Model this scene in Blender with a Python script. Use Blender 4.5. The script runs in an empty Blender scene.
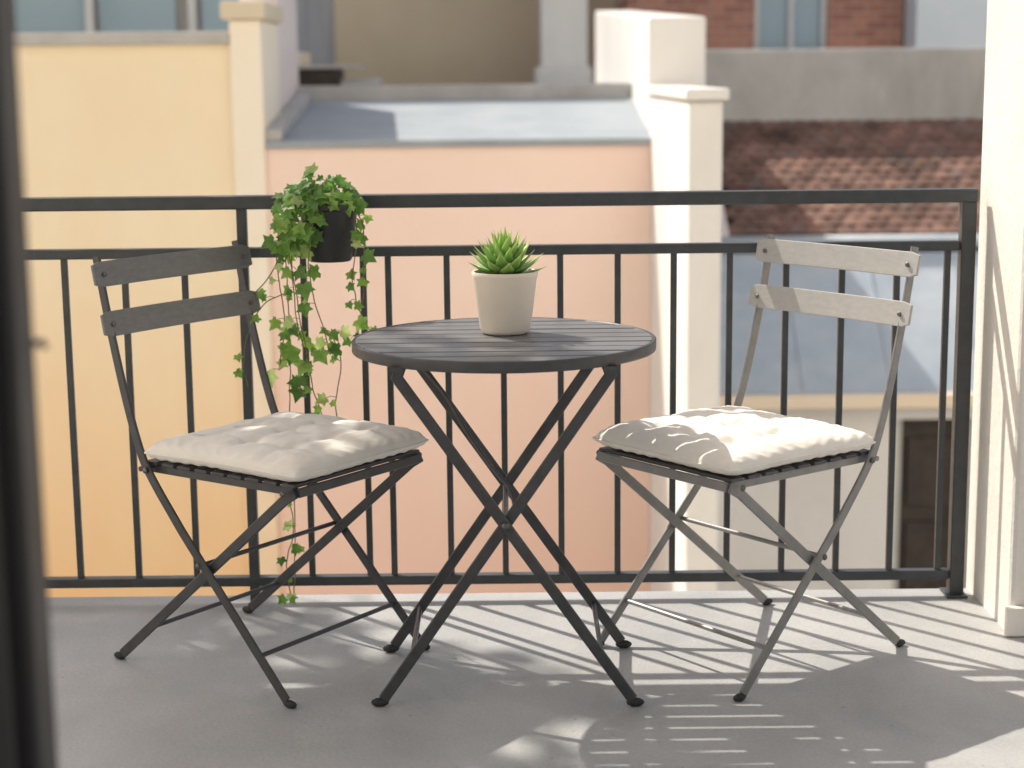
import bpy, math, random
from mathutils import Vector, Matrix, noise
random.seed(7)
S=bpy.context.scene
S.view_settings.view_transform='Standard'
try: S.view_settings.look='None'
except Exception: pass
S.view_settings.exposure=0

# ------------------------------------------------------------ helpers
class MB:
    def __init__(s): s.v=[]; s.f=[]
    def add(s,vs,fs):
        o=len(s.v); s.v+= [tuple(p) for p in vs]; s.f+=[tuple(i+o for i in f) for f in fs]
    def box(s,x0,x1,y0,y1,z0,z1,M=None):
        vs=[Vector(p) for p in ((x0,y0,z0),(x1,y0,z0),(x1,y1,z0),(x0,y1,z0),(x0,y0,z1),(x1,y0,z1),(x1,y1,z1),(x0,y1,z1))]
        if M: vs=[M@p for p in vs]
        s.add(vs,[(0,3,2,1),(4,5,6,7),(0,1,5,4),(1,2,6,5),(2,3,7,6),(3,0,4,7)])
    def bar(s,pts,w,t,side=(0,1,0),ch=0.25):
        """chamfered flat bar swept along a polyline; t is measured along side"""
        pts=[Vector(p) for p in pts]; side=Vector(side).normalized(); n=len(pts); rings=[]
        c=min(w,t)*ch
        prof=[(-w/2+c,-t/2),(w/2-c,-t/2),(w/2,-t/2+c),(w/2,t/2-c),(w/2-c,t/2),(-w/2+c,t/2),(-w/2,t/2-c),(-w/2,-t/2+c)]
        for i,p in enumerate(pts):
            if i==0: tn=(pts[1]-p).normalized(); k=1
            elif i==n-1: tn=(p-pts[i-1]).normalized(); k=1
            else:
                a=(p-pts[i-1]).normalized(); b=(pts[i+1]-p).normalized(); tn=(a+b).normalized(); k=1/max(.5,tn.dot(a))
            nn=side.cross(tn).normalized(); sd=tn.cross(nn).normalized()
            rings.append([p+nn*(q[0]*k)+sd*q[1] for q in prof])
        s.loft(rings)
    def tube(s,pts,r,seg=8):
        pts=[Vector(p) for p in pts]; n=len(pts); rings=[]; up=Vector((0.13,0.27,0.95)).normalized(); prev=None
        for i,p in enumerate(pts):
            if i==0: tn=(pts[1]-p)
            elif i==n-1: tn=(p-pts[i-1])
            else: tn=(pts[i+1]-pts[i-1])
            tn.normalize()
            if prev is None:
                a=tn.cross(up)
                if a.length<.1: a=tn.cross(Vector((1,0,0)))
                a.normalize()
            else:
                a=(prev-tn*prev.dot(tn)).normalized()
            prev=a; b=tn.cross(a)
            rr=r[i] if isinstance(r,(list,tuple)) else r
            rings.append([p+a*(rr*math.cos(2*math.pi*j/seg))+b*(rr*math.sin(2*math.pi*j/seg)) for j in range(seg)])
        s.loft(rings)
    def loft(s,rings,cap=True):
        m=len(rings[0]); vs=[p for r in rings for p in r]; fs=[]
        for i in range(len(rings)-1):
            for j in range(m):
                k=(j+1)%m
                fs.append((i*m+j,i*m+k,(i+1)*m+k,(i+1)*m+j))
        if cap:
            fs.append(tuple(range(m-1,-1,-1))); fs.append(tuple((len(rings)-1)*m+j for j in range(m)))
        s.add(vs,fs)
    def lathe(s,prof,c=(0,0,0),seg=48,closed=False):
        c=Vector(c); m=len(prof); vs=[];fs=[]
        for i in range(seg):
            a=2*math.pi*i/seg
            for r,z in prof: vs.append(c+Vector((r*math.cos(a),r*math.sin(a),z)))
        for i in range(seg):
            k=(i+1)%seg
            rng=range(m) if closed else range(m-1)
            for j in rng:
                l=(j+1)%m
                fs.append((i*m+j,k*m+j,k*m+l,i*m+l))
        s.add(vs,fs)
    def ball(s,c,rx,ry,rz,seg=10,rg=6,M=None):
        c=Vector(c); vs=[];fs=[]
        for i in range(rg+1):
            t=math.pi*i/rg
            for j in range(seg):
                a=2*math.pi*j/seg
                d=Vector((rx*math.sin(t)*math.cos(a),ry*math.sin(t)*math.sin(a),rz*math.cos(t)))
                if M: d=M@d
                vs.append(c+d)
        for i in range(rg):
            for j in range(seg):
                k=(j+1)%seg
                fs.append((i*seg+j,(i+1)*seg+j,(i+1)*seg+k,i*seg+k))
        s.add(vs,fs)
    def obj(s,name,mat,parent=None,smooth=False,bevel=0,autosm=None):
        me=bpy.data.meshes.new(name); me.from_pydata(s.v,[],s.f); me.validate(); me.update()
        o=bpy.data.objects.new(name,me); S.collection.objects.link(o)
        me.materials.append(mat)
        if parent: o.parent=parent
        if smooth:
            for p in me.polygons: p.use_smooth=True
            if autosm is not None:
                bpy.context.view_layer.objects.active=o
                try: me.set_sharp_from_angle(angle=math.radians(autosm))
                except Exception: pass
        if bevel>0:
            m=o.modifiers.new('Bevel','BEVEL'); m.width=bevel; m.segments=2; m.limit_method='ANGLE'; m.angle_limit=math.radians(40)
        return o
def empty(name,loc=(0,0,0),rz=0):
    e=bpy.data.objects.new(name,None); e.empty_display_size=.1; S.collection.objects.link(e); e.location=loc; e.rotation_euler=(0,0,rz); return e
def boxobj(name,b,mat,parent=None,bevel=0):
    m=MB(); m.box(*b); return m.obj(name,mat,parent,bevel=bevel)

def newmat(name):
    m=bpy.data.materials.new(name); m.use_nodes=True; nt=m.node_tree; b=nt.nodes['Principled BSDF']; return m,nt,b
def N(nt,t,**kw):
    n=nt.nodes.new(t)
    for k,v in kw.items():
        if k in n.inputs.keys(): n.inputs[k].default_value=v
        else: setattr(n,k,v)
    return n
def col4(c): return (c[0],c[1],c[2],1)
def surf(name,c1,c2,scale=4,rough=.8,bump=.15,bscale=60,stretch=(1,1,1),metal=0,stain=None,stain_amt=.5,spec=.5,bdist=.01,lower=None,lz=(-1.6,.4),rvar=0,speck=0):
    """mottled procedural surface; lower = second colour blended in towards the foot of a wall"""
    m,nt,b=newmat(name); L=nt.links
    tc=N(nt,'ShaderNodeTexCoord'); mp=N(nt,'ShaderNodeMapping'); mp.inputs['Scale'].default_value=stretch
    L.new(tc.outputs['Object'],mp.inputs['Vector'])
    n1=N(nt,'ShaderNodeTexNoise',Scale=scale,Detail=8.0,Roughness=.6); L.new(mp.outputs[0],n1.inputs['Vector'])
    r1=N(nt,'ShaderNodeMapRange'); r1.inputs['From Min'].default_value=.3; r1.inputs['From Max'].default_value=.7
    L.new(n1.outputs['Fac'],r1.inputs['Value'])
    mx=N(nt,'ShaderNodeMix',data_type='RGBA'); mx.inputs[6].default_value=col4(c1); mx.inputs[7].default_value=col4(c2)
    L.new(r1.outputs[0],mx.inputs[0]); out=mx.outputs[2]
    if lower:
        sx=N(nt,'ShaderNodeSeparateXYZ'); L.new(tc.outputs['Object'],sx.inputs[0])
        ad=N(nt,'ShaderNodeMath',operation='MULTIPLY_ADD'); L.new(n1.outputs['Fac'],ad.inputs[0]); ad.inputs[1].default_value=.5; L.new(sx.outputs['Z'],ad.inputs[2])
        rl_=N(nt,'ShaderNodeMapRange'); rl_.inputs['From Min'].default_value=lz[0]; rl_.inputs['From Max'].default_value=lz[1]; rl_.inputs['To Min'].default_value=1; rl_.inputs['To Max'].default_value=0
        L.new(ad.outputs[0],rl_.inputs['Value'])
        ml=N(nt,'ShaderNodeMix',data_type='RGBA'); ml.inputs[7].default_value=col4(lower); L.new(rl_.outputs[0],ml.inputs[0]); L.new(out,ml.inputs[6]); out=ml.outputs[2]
    if stain:
        n3=N(nt,'ShaderNodeTexNoise',Scale=scale*.35,Detail=5.0,Roughness=.65,Distortion=.6); L.new(mp.outputs[0],n3.inputs['Vector'])
        r3=N(nt,'ShaderNodeMapRange'); r3.inputs['From Min'].default_value=.48; r3.inputs['From Max'].default_value=.72; r3.inputs['To Max'].default_value=stain_amt
        L.new(n3.outputs['Fac'],r3.inputs['Value'])
        m3=N(nt,'ShaderNodeMix',data_type='RGBA'); m3.inputs[7].default_value=col4(stain)
        L.new(r3.outputs[0],m3.inputs[0]); L.new(out,m3.inputs[6]); out=m3.outputs[2]
    if speck:
        n5=N(nt,'ShaderNodeTexNoise',Scale=130.0,Detail=4.0,Roughness=.7); L.new(tc.outputs['Object'],n5.inputs['Vector'])
        r5=N(nt,'ShaderNodeMapRange'); r5.inputs['From Min'].default_value=.35; r5.inputs['From Max'].default_value=.65; r5.inputs['To Min'].default_value=1-speck; r5.inputs['To Max'].default_value=1+speck
        L.new(n5.outputs['Fac'],r5.inputs['Value'])
        h5=N(nt,'ShaderNodeHueSaturation'); L.new(r5.outputs[0],h5.inputs['Value']); L.new(out,h5.inputs['Color']); out=h5.outputs[0]
        # sparse dark grit
        vo=N(nt,'ShaderNodeTexVoronoi',Scale=16.0); vo.inputs['Randomness'].default_value=1; L.new(tc.outputs['Object'],vo.inputs['Vector'])
        r6=N(nt,'ShaderNodeMapRange'); r6.inputs['From Min'].default_value=.03; r6.inputs['From Max'].default_value=.07; r6.inputs['To Min'].default_value=.45; r6.inputs['To Max'].default_value=0
        L.new(vo.outputs['Distance'],r6.inputs['Value'])
        m6=N(nt,'ShaderNodeMix',data_type='RGBA'); m6.inputs[7].default_value=(.12,.115,.10,1); L.new(r6.outputs[0],m6.inputs[0]); L.new(out,m6.inputs[6]); out=m6.outputs[2]
    L.new(out,b.inputs['Base Color'])
    b.inputs['Roughness'].default_value=rough; b.inputs['Metallic'].default_value=metal
    if rvar:
        n4=N(nt,'ShaderNodeTexNoise',Scale=scale*2.3,Detail=6.0); L.new(mp.outputs[0],n4.inputs['Vector'])
        r4=N(nt,'ShaderNodeMapRange'); r4.inputs['To Min'].default_value=rough-rvar; r4.inputs['To Max'].default_value=rough+rvar
        L.new(n4.outputs['Fac'],r4.inputs['Value']); L.new(r4.outputs[0],b.inputs['Roughness'])
    b.inputs['Specular IOR Level'].default_value=spec
    if bump>0:
        n2=N(nt,'ShaderNodeTexNoise',Scale=bscale,Detail=6.0,Roughness=.6); L.new(tc.outputs['Object'],n2.inputs['Vector'])
        bp=N(nt,'ShaderNodeBump',Strength=bump,Distance=bdist); L.new(n2.outputs['Fac'],bp.inputs['Height']); L.new(bp.outputs[0],b.inputs['Normal'])
    return m

# ------------------------------------------------------------ materials
M_metal=surf('anthracite_paint',(.045,.045,.047),(.07,.07,.072),scale=30,rough=.36,bump=.05,bscale=180,bdist=.0006,rvar=.1)
M_metal2=surf('sunlit_grey_paint',(.21,.205,.195),(.29,.28,.265),scale=24,rough=.34,bump=.05,bscale=180,bdist=.0006,rvar=.1)  # right chair frame: paler copy of the anthracite, sunlight put into the colour
M_rail=surf('railing_paint',(.040,.046,.050),(.06,.066,.07),scale=25,rough=.40,bump=.06,bscale=150,bdist=.0008,rvar=.1)
M_slat=surf('slat_paint',(.17,.165,.16),(.215,.21,.2),scale=14,rough=.36,bump=.0,stretch=(1,3,8),rvar=.08)
M_slat2=surf('sunlit_slat_paint',(.42,.405,.385),(.49,.475,.45),scale=14,rough=.38,bump=.0,stretch=(1,3,8),rvar=.08)  # right chair slats: slat paint lightened to carry the sun on them
M_top=surf('table_top_paint',(.14,.14,.145),(.20,.20,.205),scale=10,rough=.36,bump=.05,bscale=150,stretch=(.6,5,5),bdist=.0008,rvar=.1)
M_rubber=surf('rubber',(.02,.02,.02),(.03,.03,.03),rough=.7,bump=0)
M_bolt=surf('bolt_steel',(.12,.11,.10),(.2,.19,.18),rough=.4,metal=.8,bump=0)
M_fabric=surf('linen',(.85,.80,.725),(.89,.86,.79),scale=14,rough=.95,bump=.3,bscale=420,bdist=.0012,spec=.1)
M_pot=surf('cream_ceramic',(.80,.71,.59),(.85,.77,.66),scale=9,rough=.5,bump=.1,bscale=90,bdist=.002)
M_blackpot=surf('black_plastic',(.015,.015,.016),(.025,.025,.025),rough=.45,bump=0)
M_soil=surf('soil',(.03,.02,.013),(.07,.05,.035),scale=60,rough=1,bump=1,bscale=120,bdist=.01)
M_floor=surf('balcony_screed',(.37,.375,.375),(.465,.465,.455),scale=3.6,rough=.6,bump=.25,bscale=90,stain=(.28,.285,.285),stain_amt=.75,bdist=.004,rvar=.12,speck=.09)
M_plaster=surf('cream_plaster',(.80,.76,.69),(.86,.825,.76),scale=5,rough=.9,bump=.5,bscale=55,stain=(.62,.57,.50),stain_amt=.4,bdist=.006)
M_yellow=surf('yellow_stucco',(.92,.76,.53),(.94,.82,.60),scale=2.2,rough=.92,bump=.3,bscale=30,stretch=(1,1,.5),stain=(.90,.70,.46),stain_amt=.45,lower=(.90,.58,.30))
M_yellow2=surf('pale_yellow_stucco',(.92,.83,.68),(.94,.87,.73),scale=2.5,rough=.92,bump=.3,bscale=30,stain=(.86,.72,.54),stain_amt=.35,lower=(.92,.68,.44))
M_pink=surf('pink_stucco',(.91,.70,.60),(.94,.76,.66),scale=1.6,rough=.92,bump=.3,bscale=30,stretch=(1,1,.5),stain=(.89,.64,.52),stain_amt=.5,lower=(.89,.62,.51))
M_pinkw=surf('pinkish_white_stucco',(.80,.70,.66),(.86,.77,.73),scale=2,rough=.92,bump=.3,bscale=30)
M_white=surf('white_stucco',(.80,.78,.74),(.86,.84,.80),scale=2.5,rough=.92,bump=.4,bscale=26,stain=(.60,.57,.52),stain_amt=.55,stretch=(1,1,.4))
M_roofgrey=surf('roof_membrane',(.27,.31,.35),(.36,.40,.43),scale=3,rough=.75,bump=.2,bscale=20,stain=(.45,.47,.48),stain_amt=.5)
M_concrete=surf('old_concrete',(.42,.415,.40),(.55,.54,.52),scale=3,rough=.95,bump=.5,bscale=20,stain=(.26,.26,.25),stain_amt=.7,stretch=(1,1,.6))
M_coping=surf('stone_coping',(.45,.44,.42),(.55,.54,.51),scale=6,rough=.9,bump=.3,bscale=40)
M_beige=surf('tan_render',(.66,.57,.42),(.74,.65,.50),scale=1,rough=.95,bump=.2,bscale=15)
M_zinc=surf('zinc_cladding',(.40,.47,.54),(.54,.60,.65),scale=2.5,rough=.55,bump=.2,bscale=12,stain=(.72,.75,.77),stain_amt=.65)
M_dark=surf('dark_timber',(.03,.022,.018),(.06,.045,.035),scale=9,rough=.6,bump=.1)
M_frame=surf('bronze_aluminium',(.018,.014,.012),(.03,.024,.02),scale=9,rough=.35,bump=.0)
M_ground=surf('paving',(.40,.38,.35),(.48,.46,.42),scale=1.5,rough=.95,bump=.3,bscale=8)
M_ltblue=surf('pale_blue_render',(.72,.80,.85),(.80,.85,.88),scale=2,rough=.9,bump=.2)
M_winframe=surf('window_frame_paint',(.6,.62,.62),(.7,.72,.72),rough=.6,bump=0)
M_bark=surf('bark',(.16,.12,.08),(.3,.26,.2),scale=8,rough=.95,bump=.8,bscale=20,bdist=.03)
def glassmat():
    m,nt,b=newmat('window_glass'); b.inputs['Base Color'].default_value=(.30,.42,.50,1); b.inputs['Roughness'].default_value=.12; return m
M_glass=glassmat()
def brickmat():
    m,nt,b=newmat('brick'); L=nt.links
    tc=N(nt,'ShaderNodeTexCoord'); mp=N(nt,'ShaderNodeMapping'); mp.inputs['Rotation'].default_value=(math.radians(90),0,0)
    L.new(tc.outputs['Object'],mp.inputs['Vector'])
    br=N(nt,'ShaderNodeTexBrick'); br.inputs['Scale'].default_value=1; br.inputs['Brick Width'].default_value=.24; br.inputs['Row Height'].default_value=.085; br.inputs['Mortar Size'].default_value=.007
    br.inputs['Color1'].default_value=(.50,.24,.17,1); br.inputs['Color2'].default_value=(.34,.15,.11,1); br.inputs['Mortar'].default_value=(.44,.35,.30,1)
    L.new(mp.outputs[0],br.inputs['Vector']); L.new(br.outputs['Color'],b.inputs['Base Color']); b.inputs['Roughness'].default_value=.9
    return m
M_brick=brickmat()
def islandmat(name,stops,rough=.6,transl=0.0,nscale=40.0,var=.25,tv=1.9):
    m,nt,b=newmat(name); L=nt.links
    g=N(nt,'ShaderNodeNewGeometry'); cr=N(nt,'ShaderNodeValToRGB')
    e=cr.color_ramp.elements
    while len(e)<len(stops): e.new(.5)
    for i,(p,c) in enumerate(stops): e[i].position=p; e[i].color=col4(c)
    L.new(g.outputs['Random Per Island'],cr.inputs[0])
    tc=N(nt,'ShaderNodeTexCoord'); n=N(nt,'ShaderNodeTexNoise',Scale=nscale,Detail=4.0); L.new(tc.outputs['Object'],n.inputs['Vector'])
    hs=N(nt,'ShaderNodeHueSaturation'); mr=N(nt,'ShaderNodeMapRange'); mr.inputs['From Min'].default_value=.3; mr.inputs['From Max'].default_value=.7; mr.inputs['To Min'].default_value=1-var; mr.inputs['To Max'].default_value=1+var
    L.new(n.outputs['Fac'],mr.inputs['Value']); L.new(mr.outputs[0],hs.inputs['Value']); L.new(cr.outputs[0],hs.inputs['Color'])
    L.new(hs.outputs[0],b.inputs['Base Color']); b.inputs['Roughness'].default_value=rough
    if transl>0:
        t=N(nt,'ShaderNodeBsdfTranslucent'); hs2=N(nt,'ShaderNodeHueSaturation',Value=tv,Saturation=1.1); L.new(hs.outputs[0],hs2.inputs['Color']); L.new(hs2.outputs[0],t.inputs['Color'])
        mx=N(nt,'ShaderNodeMixShader'); mx.inputs[0].default_value=transl
        L.new(b.outputs[0],mx.inputs[1]); L.new(t.outputs[0],mx.inputs[2]); L.new(mx.outputs[0],nt.nodes['Material Output'].inputs['Surface'])
    return m
M_ivy=islandmat('ivy_leaf',[(0,(.08,.17,.04)),(.4,(.14,.28,.06)),(.8,(.25,.40,.09)),(1,(.46,.54,.24))],rough=.4,transl=.42)
M_treeleaf=islandmat('tree_leaf',[(0,(.03,.07,.015)),(1,(.09,.15,.03))],rough=.5,transl=.2)
M_tile=islandmat('clay_tile',[(0,(.13,.075,.058)),(.4,(.19,.11,.085)),(.8,(.25,.145,.11)),(1,(.16,.12,.105))],rough=.95,nscale=3.0,var=.45)
M_stem=surf('ivy_stem',(.12,.10,.05),(.18,.2,.07),scale=30,rough=.7,bump=0)
def succmat():
    m,nt,b=newmat('succulent_leaf'); L=nt.links
    at=N(nt,'ShaderNodeAttribute',attribute_name='tip'); cr=N(nt,'ShaderNodeValToRGB'); e=cr.color_ramp.elements
    e[0].position=0; e[0].color=(.14,.26,.05,1); e[1].position=1; e[1].color=(.46,.56,.16,1); k=e.new(.6); k.color=(.24,.44,.10,1)
    L.new(at.outputs['Fac'],cr.inputs[0]); L.new(cr.outputs[0],b.inputs['Base Color']); b.inputs['Roughness'].default_value=.35
    b.inputs['Subsurface Weight'].default_value=.2; b.inputs['Subsurface Radius'].default_value=(.01,.02,.005); b.inputs['Subsurface Scale'].default_value=.5
    return m
M_succ=succmat()

# ------------------------------------------------------------ folding chairs
def bezier_smooth(pts,k=3):
    pts=[Vector(p) for p in pts]
    for _ in range(k):
        q=[pts[0]]
        for a,b in zip(pts[:-1],pts[1:]):
            q+= [a.lerp(b,.25),a.lerp(b,.75)]
        q.append(pts[-1]); pts=q
    return pts
def lerp(a,b,t): return a+(b-a)*t
def chair(loc,deg,mf,ms):
    E=empty('folding_chair',(loc[0],loc[1],0),math.radians(deg))
    fr=MB(); W=.218
    for sg in (-1,1):
        y=sg*W
        up=[(-.262,y-.006*sg,.905),(-.232,y-.006*sg,.76),(-.19,y-.005*sg,.60),(-.158,y-.004*sg,.505),(-.13,y-.003*sg,.447),(-.03,y,.33),(.262,y+.006*sg,.014)]
        p2=[up[0]]+bezier_smooth(up[0:6],2)[1:-1]+[up[5],up[6]]
        fr.bar(p2,.022,.007)
        y2=sg*(W-.013)
        fr.bar([(.286,y2,.452),(.259,y2,.436),(-.25,y2,.014)],.022,.007)
        fr.bar([(-.16,sg*.194,.452),(.292,sg*.194,.452)],.018,.007)
    fr.bar([(.290,-.198,.452),(.290,.198,.452)],.007,.02,side=(0,0,1))
    fr.tube([(-.15,-W,.452),(-.15,W,.452)],.006)
    fr.tube([(.187,-W,.095),(.187,W,.095)],.0052)
    fr.tube([(-.155,-W+.01,.092),(-.155,W-.01,.092)],.0052)
    fr.tube([(.018,-W-.006,.262),(.018,W+.006,.262)],.0052)
    fr.obj('frame',mf,E)
    st=MB()
    for i in range(9):
        x=-.130+i*.0495
        st.box(x-.018,x+.018,-.205,.205,.461,.469)
    st.obj('seat_slats',M_metal,E,bevel=.002)
    bs=MB(); bolts=MB()
    for zc,xc in ((.868,-.243),(.762,-.221)):
        rings=[]; h=.055; n=22; tilt=Vector((-.205,0,.979)); HW=.240
        for i in range(n+1):
            y=lerp(-HW,HW,i/n); bow=-.010*(1-(y/HW)**2)
            e=max(0,(abs(y)-(HW-.01))/.010); hh=h/2*(1-.22*e*e)
            c=Vector((xc+bow,y,zc)); d=Vector((.979,0,.205))*.0035
            rings.append([c-tilt*hh-d,c-tilt*hh+d,c+tilt*hh+d,c+tilt*hh-d])
        bs.loft(rings)
        for sg in (-1,1):
            bolts.ball((xc+.005,sg*(W-.006),zc),.003,.0055,.0055)
    bs.obj('back_slats',ms,E,bevel=.0015)
    for sg in (-1,1):
        for (x,z) in ((.018,.262),(-.13,.452),(.268,.452)):
            bolts.ball((x,sg*(W+.005),z),.007,.004,.007)
    bolts.obj('bolts',M_bolt,E,smooth=True)
    ft=MB()
    for sg in (-1,1):
        ft.ball((.270,sg*(W+.005),.008),.018,.009,.0085); ft.ball((-.259,sg*(W-.013),.008),.018,.009,.0085)
    ft.obj('feet',M_rubber,E,smooth=True)
    return E
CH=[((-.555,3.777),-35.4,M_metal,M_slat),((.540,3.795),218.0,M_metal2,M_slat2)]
for c in CH: chair(*c)

# ------------------------------------------------------------ cushions
def cushion(loc,deg,seed,CX):
    E=empty('seat_cushion',(loc[0],loc[1],.493),math.radians(deg))
    n=110; a=.226; m=MB(); vs=[];fs=[]
    tf=[(-.52,-.52),(-.52,0),(-.52,.52),(0,-.52),(0,0),(0,.52),(.52,-.52),(.52,0),(.52,.52)]
    def env(x,y):
        return max(0,(1-abs(x)**9))**.5*max(0,(1-abs(y)**9))**.5
    def plan(x,y):
        rim=1+.012*noise.noise(Vector((x*5+seed,y*5,9))); cr=(abs(x)**6*abs(y)**6)
        return a*x*(1-.025*(1-y*y))*rim*(1-.045*cr)+CX, a*y*(1-.025*(1-x*x))*rim*(1-.045*cr)
    for side in (1,-1):
        for i in range(n+1):
            for j in range(n+1):
                x=-1+2*i/n; y=-1+2*j/n
                x=math.sin(x*math.pi/2); y=math.sin(y*math.pi/2)
                e=env(x,y)
                nz=noise.noise(Vector((x*2.3+seed,y*2.3,side*3)))
                if side>0:
                    dome=1-.22*max(abs(x),abs(y))**2
                    z=.038*e*dome+.005*nz*e
                    for tx,ty in tf:
                        d2=(x-tx)**2+(y-ty)**2; z-=.013*math.exp(-d2/.010)*e
                        if d2<.2:
                            an=math.atan2(y-ty,x-tx); z-=.0028*math.cos(an*4+tx*7*seed)*math.exp(-d2/.05)*e*min(1,d2/.01)
                    for c in (-.52,0,.52):
                        z-=.0035*math.exp(-((x-c+.05*noise.noise(Vector((y*3,c,seed))))/.06)**2)*e
                        z-=.0035*math.exp(-((y-c+.05*noise.noise(Vector((x*3,c,seed+5))))/.06)**2)*e
                    z+=.0026*noise.noise(Vector((x*8+seed,y*8,1)))*e+.0013*noise.noise(Vector((x*20+seed,y*20,1)))*e
                else:
                    z=-.022*e
                rr=max(abs(x),abs(y))
                z+=.0012*math.sin(38*(x-y if x*y<0 else x+y)+seed)*math.exp(-((rr-.94)/.06)**2)
                px,py=plan(x,y); vs.append((px,py,z-.004*(x*x)))
    w=n+1
    for s_ in (0,1):
        o=s_*w*w
        for i in range(n):
            for j in range(n):
                q=(o+i*w+j,o+(i+1)*w+j,o+(i+1)*w+j+1,o+i*w+j+1)
                fs.append(q if s_==0 else q[::-1])
    m.add(vs,fs); m.obj('cover',M_fabric,E,smooth=True)
    pp=MB(); pts=[]
    for k in range(200):
        u=k/200*4; sd=int(u); f=-1+2*(u-sd)
        x,y=[(f,-1),(1,f),(-f,1),(-1,-f)][sd]
        px,py=plan(x,y); pts.append((px,py,.0005-.004*x*x))
    pts.append(pts[0]); pp.tube(pts,.003,6); pp.obj('piping',M_fabric,E,smooth=True)
    bt=MB()
    for tx,ty in tf:
        px,py=plan(tx,ty); bt.ball((px,py,.0205),.007,.007,.003)
    bt.obj('buttons',M_fabric,E,smooth=True)
cushion(CH[0][0],-35.4,1.3,.082); cushion(CH[1][0],218.0,6.1,.074)

# ------------------------------------------------------------ bistro table
T=empty('bistro_table',(-.016,3.67,0))
R=.322; ZT=.732
sl=MB(); nsl=10; pitch=2*(R-.012)/nsl
for i in range(nsl):
    y0=-(R-.012)+i*pitch+.0046; y1=y0+pitch-.0092; n=8
    Ri=R-.008
    pr=[]
    for k in range(n+1):
        y=lerp(y0,y1,k/n); pr.append((math.sqrt(max(0.0001,Ri*Ri-y*y)),y))
    loop=[(x,y) for x,y in pr]+[(-x,y) for x,y in pr[::-1]]
    dz=random.uniform(-.0005,.0005)
    m_=len(loop); vs=[(x,y,ZT-.007) for x,y in loop]+[(x,y,ZT+.001+dz) for x,y in loop]
    fs=[tuple(range(m_-1,-1,-1)),tuple(range(m_,2*m_))]+[(k,(k+1)%m_,m_+(k+1)%m_,m_+k) for k in range(m_)]
    sl.add(vs,fs)
sl.obj('top_slats',M_top,T,bevel=.0022)
rm=MB(); rm.lathe([(R-.009,ZT-.022),(R-.001,ZT-.022),(R,ZT-.020),(R,ZT-.001),(R-.002,ZT+.001),(R-.007,ZT+.001),(R-.009,ZT-.001)],seg=96,closed=True)
rm.obj('rim',M_metal,T,smooth=True,autosm=35)
fr=MB()
for x in (-.16,.16): fr.box(x-.012,x+.012,-.27,.27,ZT-.018,ZT-.0075)
YO=-.055
for sg in (-1,1):
    y=sg*.186+YO
    fr.bar([(-.205,y,.712),(-.213,y,.69),(.257,y,.016)],.023,.008)
    y=sg*.172+YO
    fr.bar([(.205,y,.712),(.213,y,.69),(-.255,y,.016)],.023,.008)
fr.box(-.225,-.2,-.25,.14,.702,.712); fr.box(.2,.225,-.25,.14,.700,.710)
fr.tube([(-.195,-.17+YO,.105),(-.195,.17+YO,.105)],.0055); fr.tube([(.195,-.185+YO,.105),(.195,.185+YO,.105)],.0055)
fr.tube([(.0,-.195+YO,.385),(.0,.195+YO,.385)],.006)
hook=bezier_smooth([(-.19,-.05,.70),(-.12,-.06,.62),(-.085,-.08,.55),(-.02,-.14,.47),(.012,-.19,.45),(.022,-.222,.41),(.0,-.225,.375)],3)
fr.tube(hook,.0048)
fr.obj('leg_frames',M_metal,T)
ft=MB()
for sg in (-1,1):
    ft.ball((.263,sg*.186+YO,.009),.019,.010,.0095); ft.ball((-.263,sg*.172+YO,.009),.019,.010,.0095)
ft.obj('feet',M_rubber,T,smooth=True)
b=MB()
for sg in (-1,1): b.ball((0,sg*.186+YO+sg*.007,.385),.009,.005,.009)
b.obj('pivot_bolts',M_bolt,T,smooth=True)

# ------------------------------------------------------------ potted succulent
P=empty('potted_succulent',(-.013,3.735,ZT+.002))
pm=MB(); pm.lathe([(.0,.0),(.046,.0),(.051,.003),(.055,.012),(.0685,.118),(.071,.124),(.0715,.131),(.0695,.134),(.066,.133),(.063,.126),(.060,.11),(0,.11)],seg=64)
pm.obj('pot',M_pot,P,smooth=True,autosm=50)
sm=MB(); sm.lathe([(0,.121),(.03,.122),(.064,.119)],seg=32); sm.obj('soil',M_soil,P,smooth=True)
vs=[];fs=[];tips=[]
cnt=58
for i in range(cnt):
    f=i/(cnt-1); az=i*2.39996+random.uniform(-.12,.12)
    el=math.radians(lerp(14,86,f**.85))+random.uniform(-.06,.06)
    Ln=lerp(.092,.078,f)*random.uniform(.9,1.08); Wd=lerp(.0135,.0095,f)
    base=Vector((0,0,.124+.022*f)); dirh=Vector((math.cos(az),math.sin(az),0)); sd=Vector((-math.sin(az),math.cos(az),0))
    p=base+dirh*.006*(1-f); ang=el-.1; nseg=9; ring0=len(vs)
    for k in range(nseg+1):
        t=k/nseg
        w=Wd*(.55+.75*math.sin(math.pi*min(1,t*1.05)**.8))*(1-t**3.2) if t<1 else 0.0002
        th=max(.0003,w*.42)
        d=dirh*math.cos(ang)+Vector((0,0,1))*math.sin(ang); nn=Vector((0,0,1))*math.cos(ang)-dirh*math.sin(ang)
        for (a_,b_) in ((-1,.25),(-.5,-.6),(0,-1),(.5,-.6),(1,.25),(0,.05)):
            vs.append(p+sd*(w*a_)+nn*(th*b_)); tips.append(t)
        p=p+d*(Ln/nseg); ang+=.035*(1 if f<.5 else .3)
    for k in range(nseg):
        for j in range(6):
            l=(j+1)%6; fs.append((ring0+k*6+j,ring0+k*6+l,ring0+(k+1)*6+l,ring0+(k+1)*6+j))
mm=MB(); mm.add(vs,fs); so=mm.obj('rosette',M_succ,P,smooth=True)
at=so.data.attributes.new('tip','FLOAT','POINT')
for i,t in enumerate(tips): at.data[i].value=t

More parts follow.
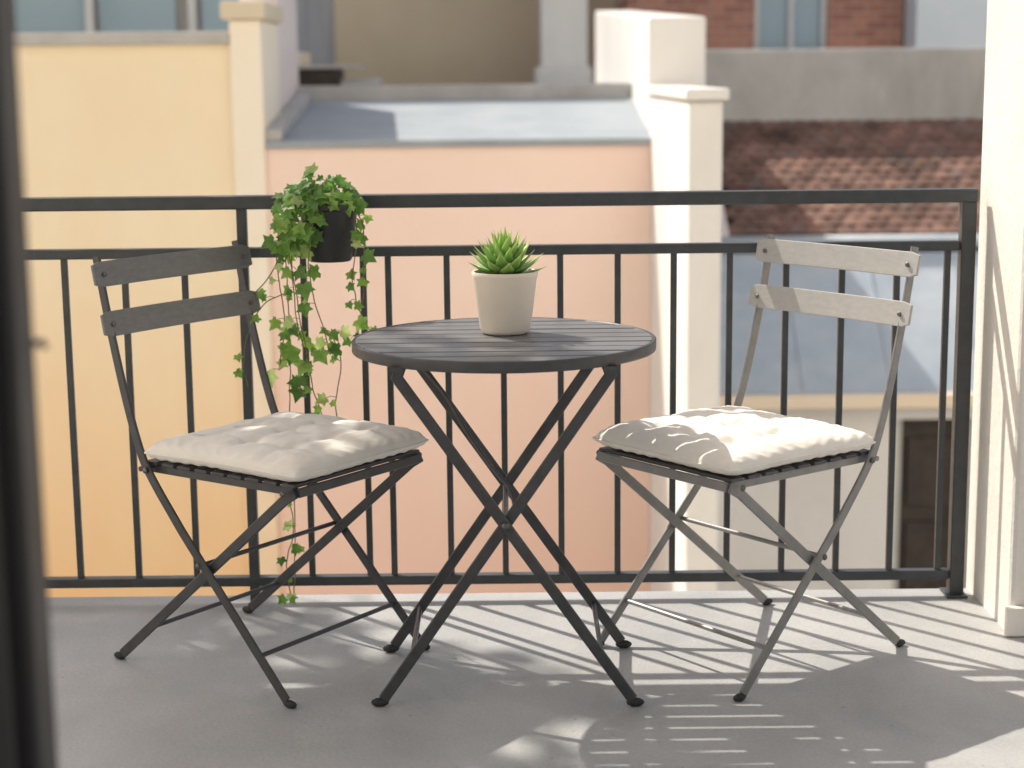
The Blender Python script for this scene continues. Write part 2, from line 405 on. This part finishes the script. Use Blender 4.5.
# ------------------------------------------------------------ balcony railing
YR=4.19; RL=empty('balcony_railing')
rr=MB()
rr.box(-2.0,1.113,YR-.022,YR+.022,.972,1.004)
rr.obj('top_rail',M_rail,RL,bevel=.004)
rr=MB(); rr.box(-2.0,1.075,YR-.014,YR+.014,.856,.880); rr.obj('upper_rail',M_rail,RL,bevel=.003)
rr=MB(); rr.box(-2.0,1.075,YR-.014,YR+.014,.041,.065); rr.obj('bottom_rail',M_rail,RL,bevel=.003)
rr=MB()
for x in (-1.362,-1.218,-1.074,-.93,-.786,-.498,-.354,-.294,-.153,-.0185,.118,.255,.390,.526,.661,.795,.93,1.048):
    x+=random.uniform(-.002,.002)
    rr.box(x-.0075,x+.0075,YR-.0075,YR+.0075,.063,.858)
rr.obj('balusters',M_rail,RL,bevel=.002)
rr=MB(); rr.box(-.642-.012,-.642+.012,YR-.0125,YR+.0125,.001,.858); rr.box(-.642-.012,-.642+.012,YR-.0125,YR+.0125,.878,.974)
rr.box(1.077,1.112,YR-.018,YR+.018,.001,.974); rr.box(1.065,1.118,YR-.04,YR+.04,.0005,.007)
rr.obj('posts',M_rail,RL,bevel=.003)

# ------------------------------------------------------------ hanging ivy
IV=empty('hanging_ivy_plant',(-.425,4.105,0))
pm=MB(); pm.lathe([(0,.855),(.048,.855),(.052,.86),(.068,.975),(.074,.978),(.074,.99),(.066,.99),(.062,.97),(0,.965)],seg=40)
pm.obj('pot',M_blackpot,IV,smooth=True,autosm=40)
hk=MB()
for x in (-.03,.03):
    hk.tube(bezier_smooth([(x,.06,.93),(x,.062,1.0),(x,.062,1.012),(x,.07,1.018),(x,.11,1.018),(x,.118,1.0),(x,.118,.965)],2),.003)
hk.obj('hooks',M_rubber,IV)
leafo=[(0,0),(.20,-.14),(.50,-.06),(.40,.16),(.66,.42),(.30,.50),(.20,.66),(0,1.0)]
leafo=leafo+[(-x,y) for x,y in leafo[-2:0:-1]]
rnd=random.Random(11)
def rl(a,b): return rnd.uniform(a,b)
def addleaf(mb,p,nrm,tip,sz):
    nrm=nrm.normalized(); tip=(tip-nrm*tip.dot(nrm)).normalized(); sx=tip.cross(nrm)
    vs=[p+tip*(.32*sz)]; cup=rl(-.1,.35); dr=rl(.05,.3)
    for x,y in leafo:
        vs.append(p+sx*(x*sz)+tip*(y*sz)+nrm*(abs(x)*cup*sz-dr*sz*(y-.3)**2))
    n=len(leafo)
    mb.add(vs,[(0,1+k,1+(k+1)%n) for k in range(n)])
lv=MB(); st=MB()
def leafat(p,sz=None,out=None):
    out=out or Vector((rl(-.5,.5),-1,rl(-.1,.7)))
    n=out+Vector((rl(-.6,.6),rl(-.4,.4),rl(-.5,.5)))
    tip=Vector((rl(-.8,.8),rl(-.3,.2),rl(-1,.1)))
    addleaf(lv,p,n,tip,sz or rl(.022,.042))
def vine(pts,dens=55,spread=.02,szr=(.02,.04)):
    q=bezier_smooth(pts,3)
    q=[p+Vector((.004*noise.noise(p*30),.004*noise.noise(p*30+Vector((9,0,0))),0)) for p in q]
    st.tube(q,.0014,5)
    L=sum((b-a).length for a,b in zip(q[:-1],q[1:])); k=int(L*dens)
    for i in range(k):
        t=(i+rl(0,1))/k*(len(q)-1); j=min(int(t),len(q)-2); p=q[j].lerp(q[j+1],t-j)
        o=p+Vector((rl(-spread,spread),rl(-spread,spread*.5),rl(-.01,.01)))
        st.tube([p,p.lerp(o,.5)+Vector((0,0,.003)),o],.0007,4)
        leafat(o,rl(*szr)*rl(.6,1.1))
for i in range(215):
    a=rl(0,6.28); r=.092*math.sqrt(rl(0,1)); z=.985+.085*(1-(r/.097)**2)*rl(.2,1)
    p=Vector((r*math.cos(a)*1.1-.02,r*math.sin(a)*.8,z))
    leafat(p,rl(.016,.036),Vector((math.cos(a)*.5,math.sin(a)*.5-.5,.9)))
V=lambda x,y,z:Vector((x,y,z))
# leaves spilling over the left side of the pot
for i in range(38):
    p=V(rl(-.12,-.015),rl(-.10,-.055),rl(.88,.99)); leafat(p,rl(.02,.036),Vector((-.3,-1,.4)))
trails=[
 ([V(-.05,0,.99),V(-.11,-.02,.98),V(-.125,-.03,.85),V(-.105,-.03,.72),V(-.125,-.03,.60)],42),
 ([V(-.04,-.03,.99),V(-.08,-.06,.97),V(-.085,-.06,.80),V(-.065,-.05,.66),V(-.055,-.04,.55)],36),
 ([V(0,-.05,1.0),V(-.03,-.09,.96),V(-.045,-.09,.82),V(-.01,-.07,.7),V(0,-.06,.64)],32),
 ([V(.04,-.03,1.0),V(.085,-.05,.96),V(.085,-.06,.85),V(.078,-.05,.74),V(.06,-.05,.68)],34),
 ([V(-.05,-.02,1.0),V(-.10,-.05,.95),V(-.07,-.06,.75),V(-.05,-.05,.6),V(-.03,-.05,.50),V(.01,-.04,.44)],32),
 ([V(.05,-.02,.99),V(.075,-.05,.92),V(.05,-.06,.80),V(.09,-.06,.70)],34),
 ([V(-.06,0,.99),V(-.11,-.01,.95),V(-.095,-.02,.7),V(-.11,0,.45),V(-.10,0,.25),V(-.11,0,.02)],18),
 ([V(-.11,-.02,.78),V(-.16,-.02,.76),V(-.19,-.02,.70),V(-.215,-.02,.62),V(-.20,-.02,.56)],18),
 ([V(-.10,-.02,.9),V(-.14,-.02,.82),V(-.18,-.02,.78)],18),
 ([V(.0,-.05,.7),V(.03,-.05,.62),V(.0,-.05,.5),V(.03,-.05,.42)],34),
]
for p,d in trails: vine(p,d,.026,(.022,.044))
vine([V(-.12,0,.30),V(-.10,0,.2),V(-.13,0,.12),V(-.115,0,.03)],22,.015,(.014,.026))
lv.obj('leaves',M_ivy,IV); st.obj('stems',M_stem,IV)

# ------------------------------------------------------------ balcony structure
FL=empty('balcony_floor')
boxobj('slab',(-2.4,1.9,1.52,4.245,-.22,0),M_floor,FL,bevel=.006)
PL=empty('balcony_wall')
boxobj('pillar',(1.138,1.62,3.87,4.26,-4,2.9),M_plaster,PL,bevel=.012)
boxobj('skirting',(1.126,1.64,3.845,3.868,.0015,.07),M_plaster,PL,bevel=.004)
FA=empty('apartment_facade')
boxobj('wall_beside_door',(-16,-.62,1.25,1.50,-4,13),M_plaster,FA)
boxobj('wall_beyond_door',(2.2,16,1.25,1.50,-4,13),M_plaster,FA)
boxobj('wall_over_door',(-.618,2.198,1.25,1.50,2.4,13),M_plaster,FA)
boxobj('wall_under_door',(-.618,2.198,1.25,1.50,-4,-.02),M_plaster,FA)
boxobj('added_shade_slab',(-2.4,1.9,1.502,4.0,2.92,3.1),M_plaster,FA)  # unseen slab added overhead to block sky light and darken the balcony
D=empty('sliding_door_frame')
boxobj('jamb',(-.60,-.437,1.44,1.56,.0,2.38),M_frame,D,bevel=.004)
boxobj('sash_edge',(-.459,-.421,1.47,1.53,.02,2.36),M_frame,D,bevel=.004)
boxobj('head',(-.60,2.19,1.44,1.56,2.30,2.39),M_frame,D)
boxobj('sill_track',(-.436,2.19,1.44,1.56,.001,.025),M_frame,D)
b=MB(); b.tube([(-.43,1.53,1.05),(-.419,1.545,1.05),(-.416,1.545,1.044)],.0035); b.obj('latch',M_bolt,D,smooth=True)

# ------------------------------------------------------------ ground and buildings
g=MB(); g.add([(-300,-300,-4),(300,-300,-4),(300,300,-4),(-300,300,-4)],[(0,1,2,3)]); g.obj('ground',M_ground)

Y=empty('yellow_building')
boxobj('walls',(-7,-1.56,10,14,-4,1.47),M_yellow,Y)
boxobj('coping',(-7,-1.562,9.95,10.3,1.472,1.54),M_coping,Y,bevel=.01)
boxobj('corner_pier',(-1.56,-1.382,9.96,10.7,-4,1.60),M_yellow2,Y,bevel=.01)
boxobj('pier_cap',(-1.60,-1.35,9.92,10.74,1.602,1.70),M_beige,Y,bevel=.015)
boxobj('side_wall',(-1.62,-1.39,10.76,11.75,-4,2.1),M_pinkw,Y)
boxobj('setback_storey',(-8,-1.75,14.02,18,-4,5),M_concrete,Y)
for i,x in enumerate((-3.9,-3.2,-2.4)):
    boxobj('setback_window',(x,x+.6,13.98,14.05,1.3,2.4),M_glass,Y); boxobj('setback_post',(x-.09,x-.03,13.9,13.97,1.2,2.6),M_winframe,Y)

K=empty('pink_building')
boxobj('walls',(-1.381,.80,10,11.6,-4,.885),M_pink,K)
m=MB()
def wedge(m,x0,x1,y0,z0,y1,z1,t):
    m.add([(x0,y0,z0-t),(x1,y0,z0-t),(x1,y1,z1-t),(x0,y1,z1-t),(x0,y0,z0),(x1,y0,z0),(x1,y1,z1),(x0,y1,z1)],[(0,3,2,1),(4,5,6,7),(0,1,5,4),(1,2,6,5),(2,3,7,6),(3,0,4,7)])
wedge(m,-1.38,.80,9.97,.925,11.6,1.13,.036); m.obj('roof',M_roofgrey,K)
m=MB(); wedge(m,-1.379,-1.29,9.985,.99,11.6,1.19,.06); m.obj('roof_kerb',M_concrete,K)
boxobj('rear_parapet',(-1.9,.80,11.602,11.85,-4,1.225),M_concrete,K,bevel=.01)
boxobj('rear_roof',(-4,.80,11.852,19,-4,1.16),M_roofgrey,K)
V_=empty('roof_ventilator')
boxobj('case',(-1.7,-1.25,13,13.5,1.161,1.34),M_dark,V_,bevel=.02); boxobj('duct',(-1.24,-.95,13.05,13.4,1.161,1.27),M_concrete,V_,bevel=.02); boxobj('lid',(-1.72,-1.1,12.98,13.52,1.342,1.37),M_coping,V_)

boxobj('tan_building',(-7,1.5,20,24,-4,5),M_beige)
C=empty('white_chimney'); boxobj('stack',(.33,.80,18,18.6,1.0,3.4),M_white,C,bevel=.02); boxobj('stack_base',(.27,.84,17.9,18.7,.9,1.36),M_white,C,bevel=.02)

F=empty('white_party_wall')
boxobj('near_fin',(.802,.955,7.9,10.15,-4,1.16),M_white,F,bevel=.015)
boxobj('near_fin_cap',(.785,.98,7.87,10.16,1.162,1.215),M_white,F,bevel=.012)
m=MB(); x0,x1=.803,1.13
m.add([(x0,10.2,-4),(x1,10.2,-4),(x1,16.5,-4),(x0,16.5,-4),(x0,10.2,1.60),(x1,10.2,1.60),(x1,16.5,1.86),(x0,16.5,1.86)],[(0,3,2,1),(4,5,6,7),(0,1,5,4),(1,2,6,5),(2,3,7,6),(3,0,4,7)])
m.obj('tall_fin',M_white,F,bevel=.015)

boxobj('concrete_wall',(1.135,6,13,13.3,-4,1.45),M_concrete,bevel=.02)
B=empty('brick_building')
boxobj('walls_a',(1.2,2.48,18,22,-4,5),M_brick,B); boxobj('walls_b',(3.22,3.98,18,22,-4,5),M_brick,B)
boxobj('walls_under',(2.481,3.219,18,22,-4,1.50),M_brick,B)
boxobj('window_glass',(2.5,3.2,18.1,18.12,1.5,3.5),M_glass,B); 
for x in (2.482,2.83,3.16): boxobj('window_frame',(x,x+.05,18.04,18.09,1.502,3.5),M_winframe,B)
boxobj('window_sill',(2.46,3.24,17.93,18.09,1.45,1.5),M_coping,B)
boxobj('pale_blue_building',(4.0,9,17.5,22,-4,5),M_ltblue)

H=empty('tile_roof_house')
tl=MB(); y0,z0,y1,z1=11.65,.20,12.98,.90
nr=15; sl_=Vector((0,y1-y0,z1-z0)); slen=sl_.length; sd=sl_.normalized(); nn=Vector((0,-sd.z,sd.y))
for r in range(nr):
    for c in range(34):
        x=1.50+c*.105+(.052 if r%2 else 0); p=Vector((x,y0,z0))+sd*(r*slen/nr)+nn*(.012+random.uniform(0,.006))
        lift=.013; ln=slen/nr*1.35; w=.051; k=[]
        sk=random.uniform(-.004,.004)
        for (t,h) in ((0,lift),(ln,.0)):
            for a_ in (-1,-.5,0,.5,1):
                k.append(p+sd*t+Vector((w*a_+sk*t/ln,0,0))+nn*(h+.007*(1-a_*a_)))
        for a_ in (-1,-.5,0,.5,1):
            k.append(p+Vector((w*a_,0,0))+nn*(lift+.007*(1-a_*a_)-.012))
        tl.add(k,[(0,1,6,5),(1,2,7,6),(2,3,8,7),(3,4,9,8),(0,10,11,1),(1,11,12,2),(2,12,13,3),(3,13,14,4)])
tl.obj('roof_tiles',M_tile,H)
m=MB(); wedge(m,1.45,6,y0-.01,z0,y1+.01,z1+.005,.05); m.obj('roof_deck',M_dark,H)
m=MB(); wedge(m,1.40,1.45,y0-.04,z0+.03,y1+.01,z1+.045,.09); m.obj('verge_board',M_pinkw,H)
m=MB(); m.tube([(1.4,y0-.05,z0-.03),(6,y0-.05,z0-.03)],.045,10); m.obj('gutter',M_zinc,H,smooth=True)
m=MB(); m.add([(.96,10.62,-.67),(6,10.62,-.67),(6,11.55,.10),(.96,11.55,.10),(.96,11.9,.10),(6,11.9,.10)],[(0,1,2,3),(3,2,5,4)]); m.obj('zinc_lean_to',M_zinc,H)
m=MB()
sv=Vector((0,.93,.77)).normalized(); nv=Vector((0,-sv.z,sv.y))
for i in range(9):
    x=1.25+i*.55; a=Vector((x,10.62,-.67)); b_=Vector((x,11.55,.10)); m.bar([a+nv*.006,b_+nv*.006],.012,.01,side=(1,0,0))
m.obj('standing_seams',M_zinc,H)
boxobj('eave_board',(.96,6,10.56,10.66,-.76,-.672),M_yellow2,H,bevel=.01)
boxobj('wall_a',(.96,2.40,10.72,12.9,-4,-.76),M_white,H); boxobj('wall_b',(2.90,6,10.72,12.9,-4,-.76),M_white,H)
boxobj('wall_over_door',(2.401,2.899,10.722,12.9,-.86,-.761),M_white,H)
boxobj('door_leaf',(2.44,2.86,10.86,10.9,-4,-.88),M_dark,H)
for z in (-2.0,-1.45): boxobj('door_panel',(2.50,2.80,10.84,10.858,z,z+.45),M_dark,H,bevel=.01)
boxobj('door_jamb',(2.401,2.44,10.74,10.9,-4,-.861),M_coping,H); boxobj('door_jamb_b',(2.86,2.899,10.74,10.9,-4,-.861),M_coping,H)
boxobj('gable_wall',(1.0,6,11.95,12.97,-4,.15),M_white,H)

# ------------------------------------------------------------ added tree (left, crown out of view) to shade the floor
TR=empty('added_shade_tree')
tm=MB(); rt=random.Random(5)
trunk=[V(-5.4,6.6,-4),V(-5.35,6.6,-2),V(-5.2,6.5,0),V(-5.0,6.4,1.6),V(-4.7,6.35,2.8)]
tq=bezier_smooth(trunk,2)
tm.tube(tq,[.22-.1*i/len(tq) for i in range(len(tq))],10)
cl=[]
ends=[]
for i in range(20):
    if i<17: ends.append((Vector((rt.uniform(-5.4,-3.62),rt.uniform(5.3,7.2),rt.uniform(3.4,5.2))),None))
    else: ends.append((Vector((rt.uniform(-3.3,-2.9),rt.uniform(5.2,6.0),rt.uniform(3.5,4.2))),'s'))
for e in ((-3.15,5.5,4.0),(-2.85,5.55,4.05),(-2.55,5.5,3.95),(-2.25,5.5,4.05),(-3.45,5.65,4.2),(-3.5,6.5,4.0)): ends.append((Vector(e),'m'))
for i,(e,kd) in enumerate(ends):
    q=bezier_smooth([V(-4.8,6.37,2.2+.03*min(i,19)),V(-4.7,6.35,2.9).lerp(e,.4)+V(0,0,.25),e],2)
    tm.tube(q,[.06*(1-.8*k/(len(q)-1)) for k in range(len(q))],6); cl.append((e,rt.uniform(.5,.72) if kd is None else (rt.uniform(.2,.3) if kd=='s' else rt.uniform(.30,.36))))
tm.obj('trunk_and_limbs',M_bark,TR,smooth=True)
tv=MB()
for e,r in cl:
    for k in range(int(1000*r*r if r>.4 else 1300*r*r)):
        d=Vector((rt.gauss(0,1),rt.gauss(0,1),rt.gauss(0,1))).normalized()*r*rt.random()**.5; d.z*=.75
        c=e+d; a=Vector((rt.gauss(0,1),rt.gauss(0,1),rt.gauss(0,.6))).normalized(); b_=a.cross(Vector((rt.gauss(0,1),rt.gauss(0,1),rt.gauss(0,1)))).normalized(); s_=rt.uniform(.05,.085)
        tv.add([c-a*s_,c-b_*s_*.6,c+a*s_,c+b_*s_*.6],[(0,1,2,3)])
tv.obj('leaves',M_treeleaf,TR)

# ------------------------------------------------------------ light
el=math.radians(47); az=math.radians(44)
sv=Vector((-math.sin(az)*math.cos(el),math.cos(az)*math.cos(el),math.sin(el)))
sd_=bpy.data.lights.new('sun','SUN'); sd_.energy=5.0; sd_.angle=math.radians(.55); sd_.color=(1,.93,.82)
so=bpy.data.objects.new('sun',sd_); S.collection.objects.link(so); so.rotation_euler=sv.to_track_quat('Z','Y').to_euler(); so.location=(0,0,8)
W=bpy.data.worlds.new("World"); S.world=W; W.use_nodes=True; nt=W.node_tree
sk=nt.nodes.new('ShaderNodeTexSky'); sk.sky_type='NISHITA'; sk.sun_disc=False; sk.sun_elevation=el; sk.sun_rotation=-az; sk.dust_density=3.5; sk.air_density=1.0; sk.ozone_density=.9
bg=nt.nodes['Background']; nt.links.new(sk.outputs[0],bg.inputs[0]); bg.inputs[1].default_value=.15

# ------------------------------------------------------------ camera
cd=bpy.data.cameras.new('camera'); cam=bpy.data.objects.new('camera',cd); S.collection.objects.link(cam); S.camera=cam
cd.sensor_width=36; cd.lens=1750/1024*36; cd.clip_start=.05; cd.clip_end=1000
cam.matrix_world=Matrix.Translation((0,0,1.28))@Matrix.Rotation(math.radians(80),4,'X')@Matrix.Rotation(-.01,4,'Z')
cd.dof.use_dof=True; cd.dof.focus_distance=3.72; cd.dof.aperture_fstop=2.9
